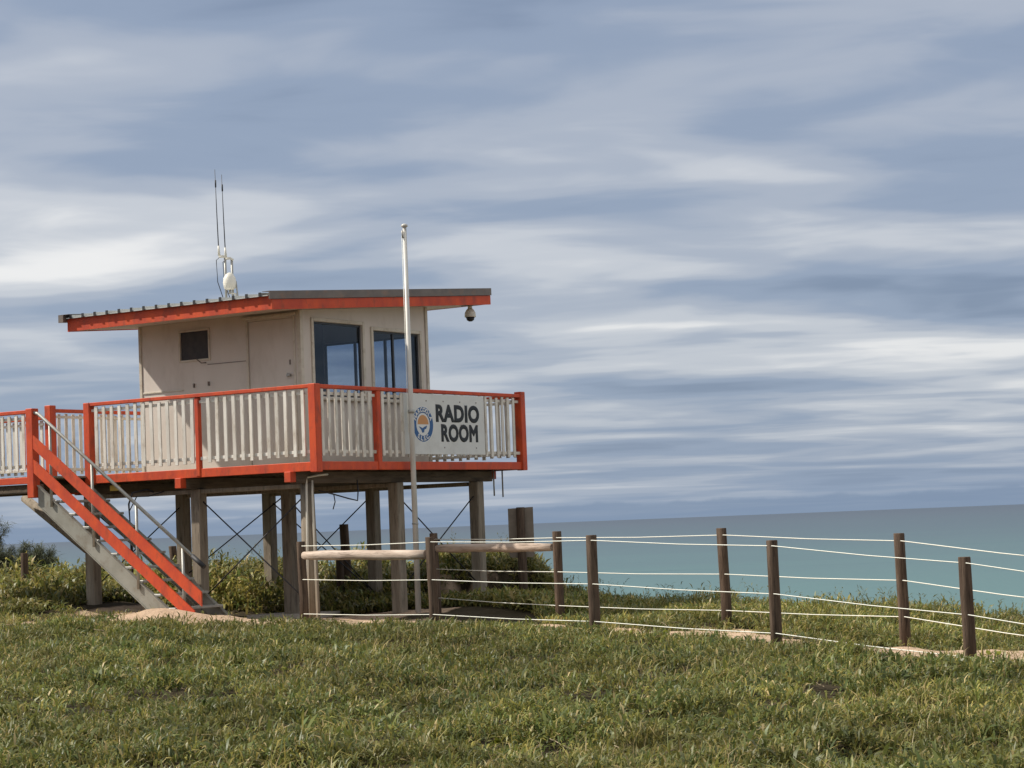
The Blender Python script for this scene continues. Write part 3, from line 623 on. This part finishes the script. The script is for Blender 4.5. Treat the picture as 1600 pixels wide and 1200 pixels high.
put('sign_panel',prism(ol,.072,.084,lambda a,b,t:(a,t,b)),SIGNB,sp)

# ------------------------------------------------------------------ vegetation
def leafmat(name,trans=.35,rough=.45):
    m=bpy.data.materials.new(name); m.use_nodes=True; t=m.node_tree; b=t.nodes['Principled BSDF']
    a=N(t,'ShaderNodeAttribute'); a.attribute_name='tint'
    t.links.new(a.outputs['Color'],b.inputs['Base Color']); b.inputs['Roughness'].default_value=rough; b.inputs['Specular IOR Level'].default_value=.28
    tl=N(t,'ShaderNodeBsdfTranslucent'); t.links.new(a.outputs['Color'],tl.inputs[0])
    mx_=N(t,'ShaderNodeMixShader'); mx_.inputs[0].default_value=trans
    t.links.new(b.outputs[0],mx_.inputs[1]); t.links.new(tl.outputs[0],mx_.inputs[2]); t.links.new(mx_.outputs[0],t.nodes['Material Output'].inputs[0]); return m
LEAF=leafmat('dune_leaf')
def leaves(base,azim,elev,length,width,curl,color):
    """each leaf: 5 vertices, a quad and a triangle, bending over along its length"""
    n=len(base); ca,sa=np.cos(azim),np.sin(azim)
    hd=np.stack([ca,sa,np.zeros(n)],1); sd_=np.stack([-sa,ca,np.zeros(n)],1); upv=np.array([0,0,1.0])
    d0=hd*np.cos(elev)[:,None]+upv*np.sin(elev)[:,None]
    e2=elev-curl; d1=hd*np.cos(e2)[:,None]+upv*np.sin(e2)[:,None]
    tw=rngn.uniform(-.7,.7,n)[:,None]; nrm=np.cross(d0,sd_); sd_=sd_*np.cos(tw)+nrm*np.sin(tw)
    p0=base; p1=p0+d0*(length*.5)[:,None]; p2=p1+d1*(length*.5)[:,None]
    w=width[:,None]*.5
    V=np.stack([p0-sd_*w*.55,p0+sd_*w*.55,p1+sd_*w,p1-sd_*w,p2],1).reshape(-1,3)
    k=np.arange(n)[:,None]*5
    fl=np.concatenate([k+0,k+1,k+2,k+3,k+3,k+2,k+4],1).ravel()
    lt=np.tile([4,3],n); colr=np.repeat(color,5,axis=0)
    return V,fl,lt,colr
def leafobj(name,parts,m):
    Vs,fls,lts,cs=[],[],[],[]; off=0
    for V,fl,lt,c in parts: Vs.append(V); fls.append(fl+off); lts.append(lt); cs.append(c); off+=len(V)
    V=np.concatenate(Vs); me=npmesh(name,V,np.concatenate(fls),np.concatenate(lts))
    c=np.concatenate(cs); c4=np.concatenate([c,np.ones((len(c),1))],1).astype(np.float32)
    at2=me.attributes.new('tint','FLOAT_COLOR','POINT'); at2.data.foreach_set('color',c4.ravel())
    me.polygons.foreach_set('use_smooth',np.ones(len(me.polygons),bool))
    return put(name,me,m)
PAL=np.array([(.118,.135,.034),(.155,.158,.038),(.085,.112,.034),(.20,.182,.045),(.26,.215,.06),(.36,.285,.135),(.15,.16,.075)])*1.18
def tufts(x,y,nleaf,lmin,lmax,wid,pal_w,spread,hscale,mnd=.0,elo=.25,ehi=1.45):
    n=len(x); z=height(x,y)+EYE
    patch=vnoise(x,y,1.3,31); patch2=vnoise(x,y,.5,32)
    big=vnoise(x,y,.8,33)
    N_=n*nleaf; tx=np.repeat(x,nleaf); ty=np.repeat(y,nleaf); tz=np.repeat(z,nleaf)
    clump=np.clip((vnoise(x,y,.33,34)-.3)*2.2,0.05,1.3)
    hz=np.repeat(hscale*(.3+.5*big+.9*clump),nleaf)
    ox=rngn.normal(0,spread,N_); oy=rngn.normal(0,spread,N_)
    mound=np.clip((.65*vnoise(x,y,.62,35)+.45*vnoise(x,y,.24,36)-.42)*3.2,0,1)*mnd*np.clip((pathdist(x,y)-1.1)/1.3,0,1)
    oz=rngn.random(N_)**1.2*hz+np.repeat(mound,nleaf)*rngn.uniform(.55,1,N_)-.01
    az_=rngn.uniform(0,2*math.pi,N_); el=rngn.uniform(elo,ehi,N_)
    ln=rngn.uniform(lmin,lmax,N_); wd=wid*rngn.uniform(.7,1.3,N_)*ln/lmax
    base_i=rngn.choice(len(PAL),N_,p=pal_w); c=PAL[base_i].copy()
    tone=np.repeat(.55+.55*patch+.3*clump,nleaf)*rngn.uniform(.75,1.3,N_); c*=tone[:,None]
    yel=np.repeat(np.clip((patch2-.55)*2.2,0,1),nleaf)[:,None]; c=c*(1-yel*.5)+np.array([.17,.155,.05])*yel*.5
    return leaves(np.stack([tx+ox,ty+oy,tz+oz],1),az_,el,ln,wd,rngn.uniform(.2,1.5,N_),c)
def scatter(n,xlo,xhi,ylo,yhi,keep):
    x=rngn.uniform(xlo,xhi,n); y=rngn.uniform(ylo,yhi,n); k=keep(x,y); return x[k],y[k]
def holes(x,y): return (.75*vnoise(x*1.0,y*.8,.75,44)+.25*vnoise(x,y,.2,45))<.235
def front_keep(x,y):
    ok=np.abs(x)<.262*y+2.2
    s=sandmask(x,y); ok&=rngn.random(len(x))>s*1.02
    ok&=(.6*vnoise(x,y,.6,41)+.55*vnoise(x,y,.26,42))>.36
    ok&=~holes(x,y)     # gaps between the clumps
    uu,vv=to_uv(x,y); ok&=~((uu>-.3)&(uu<5)&(vv>.1)&(vv<5.2))
    return ok
parts=[]
x,y=scatter(21000,-6.5,6.5,11.2,17,front_keep); parts.append(tufts(x,y,13,.05,.11,.015,[.24,.22,.2,.15,.07,.05,.07],.045,.045,mnd=.19))
x,y=scatter(34000,-9.5,9.5,17,31.5,lambda x,y: front_keep(x,y)&((y<29.5-.55*np.maximum(x+2,0)*1.0)|(x<-2.5))); parts.append(tufts(x,y,11,.06,.125,.018,[.24,.22,.2,.15,.07,.05,.07],.055,.05,mnd=.19))
# darker, larger-leaved clumps and paler dry grass wisps mixed in
x,y=scatter(9000,-9,9,11.2,30,lambda x,y: (np.abs(x)<.262*y+2)&(vnoise(x,y,1.1,71)*.6+vnoise(x,y,.35,72)*.4>.60)&(sandmask(x,y)<.3)&~holes(x,y)&((y<29-.55*np.maximum(x+2,0))|(x<-2.5)))
parts.append(tufts(x,y,12,.09,.16,.030,[.45,.05,.45,.02,.0,.0,.03],.06,.08,mnd=.15))
x,y=scatter(6000,-9,9,11.2,30,lambda x,y: (np.abs(x)<.262*y+2)&(vnoise(x,y,1.5,73)>.55)&(sandmask(x,y)<.6)&((y<29-.55*np.maximum(x+2,0))|(x<-2.5)))
parts.append(tufts(x,y,9,.12,.24,.009,[.05,.1,.0,.25,.3,.3,.0],.04,.05,mnd=.12,elo=.5))
x,y=scatter(5200,-7,9,19,31,lambda x,y: (np.abs(x)<.262*y+2)&(sandmask(x,y)>.5)&(vnoise(x,y,.4,74)>.66)&(to_uv(x,y)[1]<.3))
parts.append(tufts(x,y,9,.05,.11,.014,[.2,.2,.15,.2,.15,.1,.0],.05,.04))
gc=leafobj('dune_ground_cover',parts,LEAF); tag(gc,'low green fleshy-leaved ground cover carpeting the foreground dune','ground cover',kind='stuff')
# yellow-green broad leaves and dry twigs in the foreground
parts=[]
x,y=scatter(260,-5,5,12,29,lambda x,y:(vnoise(x,y,1.0,51)>.62)&(sandmask(x,y)<.3)&(np.abs(x)<.26*y))
n=len(x); k=4; X4=np.repeat(x,k)+rngn.normal(0,.04,n*k); Y4=np.repeat(y,k)+rngn.normal(0,.04,n*k); Z4=height(X4,Y4)+EYE+.05
parts.append(leaves(np.stack([X4,Y4,Z4],1),rngn.uniform(0,6.28,n*k),rngn.uniform(.2,1.2,n*k),rngn.uniform(.05,.09,n*k),rngn.uniform(.035,.06,n*k),rngn.uniform(.2,1,n*k),np.array([(.22,.24,.03)])*rngn.uniform(.6,1.2,(n*k,1))))
bl=leafobj('beach_bean_leaves',parts,LEAF); tag(bl,'scattered broad yellow-green creeper leaves among the ground cover','creeper',kind='stuff')
tw=[]; fl=[]; lt=[]; off=0; tc_=[]
for i in range(900):
    D=rnd.uniform(12.5,28); x0=rnd.uniform(-.25,.25)*D; 
    if sandmask(np.array([x0]),np.array([D]))[0]>.4: continue
    z0_=gz(x0,D)+.045; a=rnd.uniform(0,6.28); ln=rnd.uniform(.08,.26); p=Vector((x0,D,z0_)); w=rnd.uniform(.002,.0045)
    for s in range(3):
        q2=p+Vector((math.cos(a),math.sin(a),rnd.uniform(-.05,.45)))*ln/3; a+=rnd.uniform(-.5,.5)
        tw+=[p+Vector((0,0,w)),p-Vector((0,0,w)),q2-Vector((0,0,w)),q2+Vector((0,0,w)),p+Vector((w,w,0)),p-Vector((w,w,0)),q2-Vector((w,w,0)),q2+Vector((w,w,0))]
        fl+=[off,off+1,off+2,off+3,off+4,off+5,off+6,off+7]; lt+=[4,4]; off+=8; p=q2
tm=npmesh('twigs',np.array([tuple(v) for v in tw]),np.array(fl),np.array(lt))
tg=put('dry_twigs',tm,mat('dry_twig',(.42,.35,.25),.8,.2,var=(.3,.24,.17),vscale=4)); tag(tg,'pale dry twigs and runners lying over the ground cover','twigs',kind='stuff')

# dune scrub behind the tower and behind the seaward fence
def back_keep(x,y):
    d=y-ridge(x); ok=(d<1.6)&(np.abs(x)<.262*y+1.5)
    uu,vv=to_uv(x,y)
    s=sandmask(x,y); ok&=rngn.random(len(x))>s*1.05
    behind=(y>28.4-.78*np.maximum(x-.3,0))&(x>.3)            # seaward of the back fence
    ok&=(behind|((vv>3.0)|(uu>4.6))&(x<.5))
    return ok
parts=[]
x,y=scatter(9500,-11,.9,30.5,40,back_keep); hs=np.where(x<-1.6,.30,.14)
parts.append(tufts(x,y,14,.10,.20,.042,[.17,.20,.10,.22,.20,.07,.04],.08,.0+.30*np.clip((vnoise(x,y,1.4,61)*1.3),.25,1.2)*np.where(x<-1.4,1,.5)))
x,y=scatter(16000,.2,10,20,36,back_keep)
parts.append(tufts(x,y,13,.07,.15,.022,[.20,.22,.16,.18,.13,.07,.04],.06,.13*np.clip(vnoise(x,y,1.2,62)*1.4,.4,1.3)))
sc=leafobj('dune_scrub',parts,LEAF); tag(sc,'thick yellow-green scrub and creepers along the dune crest behind the tower and fence','scrub',kind='stuff')
# tall weeds breaking the skyline
parts=[]; 
for i in range(520):
    x0=rnd.uniform(-10,8); y0=float(ridge(x0))+rnd.uniform(-1.6,.3)
    if -1.9<x0<.8 and rnd.random()<.4: continue
    if sandmask(np.array([x0]),np.array([y0]))[0]>.5: continue
    b=gz(x0,y0); hgt=rnd.uniform(.22,.5)*(1 if x0<.5 else .7); nn=9; tt=np.linspace(0,1,nn); lx=rnd.uniform(-.12,.12)
    base=np.stack([x0+lx*tt**2,y0+0*tt,b+.05+hgt*tt],1)
    parts.append(leaves(base[:-1],np.full(nn-1,0.),np.full(nn-1,math.pi/2-.1),np.full(nn-1,hgt/(nn-1)*1.25),np.full(nn-1,.006),np.zeros(nn-1),np.tile([(.20,.17,.08)],(nn-1,1))))
    parts.append(leaves(base[2:],rngn.uniform(0,6.28,nn-2),rngn.uniform(.2,1.1,nn-2),rngn.uniform(.04,.10,nn-2),rngn.uniform(.008,.018,nn-2),rngn.uniform(0,1,nn-2),np.array([(.15,.15,.055)])*rngn.uniform(.6,1.3,(nn-2,1))))
wd_=leafobj('tall_weeds',parts,LEAF); tag(wd_,'thin tall weeds and seed stalks standing up along the dune crest','weeds',kind='stuff')
# grass tussock clumps hanging over the eroded bank
# feathery coastal shrubs at the left edge
BARK=mat('shrub_bark',(.12,.09,.065),.9,.2,var=(.08,.06,.045),vscale=8)
NEEDLE=leafmat('needle_foliage',.25,.6)
def shrub(label,px,D,top,rad,nb):
    q=at(px,880,D); b=gz(q.x,q.y); e=empty('coastal_shrub',(q.x,q.y,b)); tag(e,label,'shrub')
    hgt=top+EYE-b; bm_parts=[]; seeds=[]
    mesh_pts=[]
    trunk_me=[tubemesh([(0,0,-.2),(.02,0,hgt*.3),(.0,.02,hgt*.55)],[.05,.04,.025],7)]
    for i in range(nb):
        a=rnd.uniform(0,6.28); r=rad*rnd.uniform(.4,1); z1=hgt*rnd.uniform(.45,1.0)
        p=[Vector((0,0,hgt*rnd.uniform(.05,.35))),Vector((math.cos(a)*r*.55,math.sin(a)*r*.55,z1*.75)),Vector((math.cos(a)*r,math.sin(a)*r,z1))]
        trunk_me.append(tubemesh(p,[.02,.012,.004],5)); 
        for s in range(26):
            t=rnd.uniform(.35,1.05); c=p[0].lerp(p[1],min(t*2,1)) if t<.5 else p[1].lerp(p[2],t*2-1)
            seeds.append(c)
    bm=bmesh.new()
    for me in trunk_me: bm.from_mesh(me)
    me=bpy.data.meshes.new('trunk'); bm.to_mesh(me); bm.free(); put('trunk',me,BARK,e)
    sds=np.array([tuple(s) for s in seeds]); n=len(sds)*12
    B=np.repeat(sds,12,axis=0)+rngn.normal(0,.035,(n,3))
    V,f_,l_,c_2=leaves(B,rngn.uniform(0,6.28,n),rngn.uniform(-.5,1.3,n),rngn.uniform(.08,.20,n),np.full(n,.008),rngn.uniform(.2,1.6,n),np.array([(.075,.085,.045)])*rngn.uniform(.6,1.5,(n,1)))
    me=npmesh('crown',V,f_,l_); a2=me.attributes.new('tint','FLOAT_COLOR','POINT'); a2.data.foreach_set('color',np.concatenate([c_2,np.ones((len(c_2),1))],1).astype(np.float32).ravel())
    put('crown',me,NEEDLE,e)
shrub('low feathery grey-green shrub next to the dark post in the dune scrub',22,39.2,-.02,.52,22)
shrub('smaller open feathery shrub between the dark post and the stair stilt',62,39.0,-.06,.34,12)
shrub('taller feathery shrub whose thin branch tips rise above the sea horizon',-26,39.5,.50,.55,16)
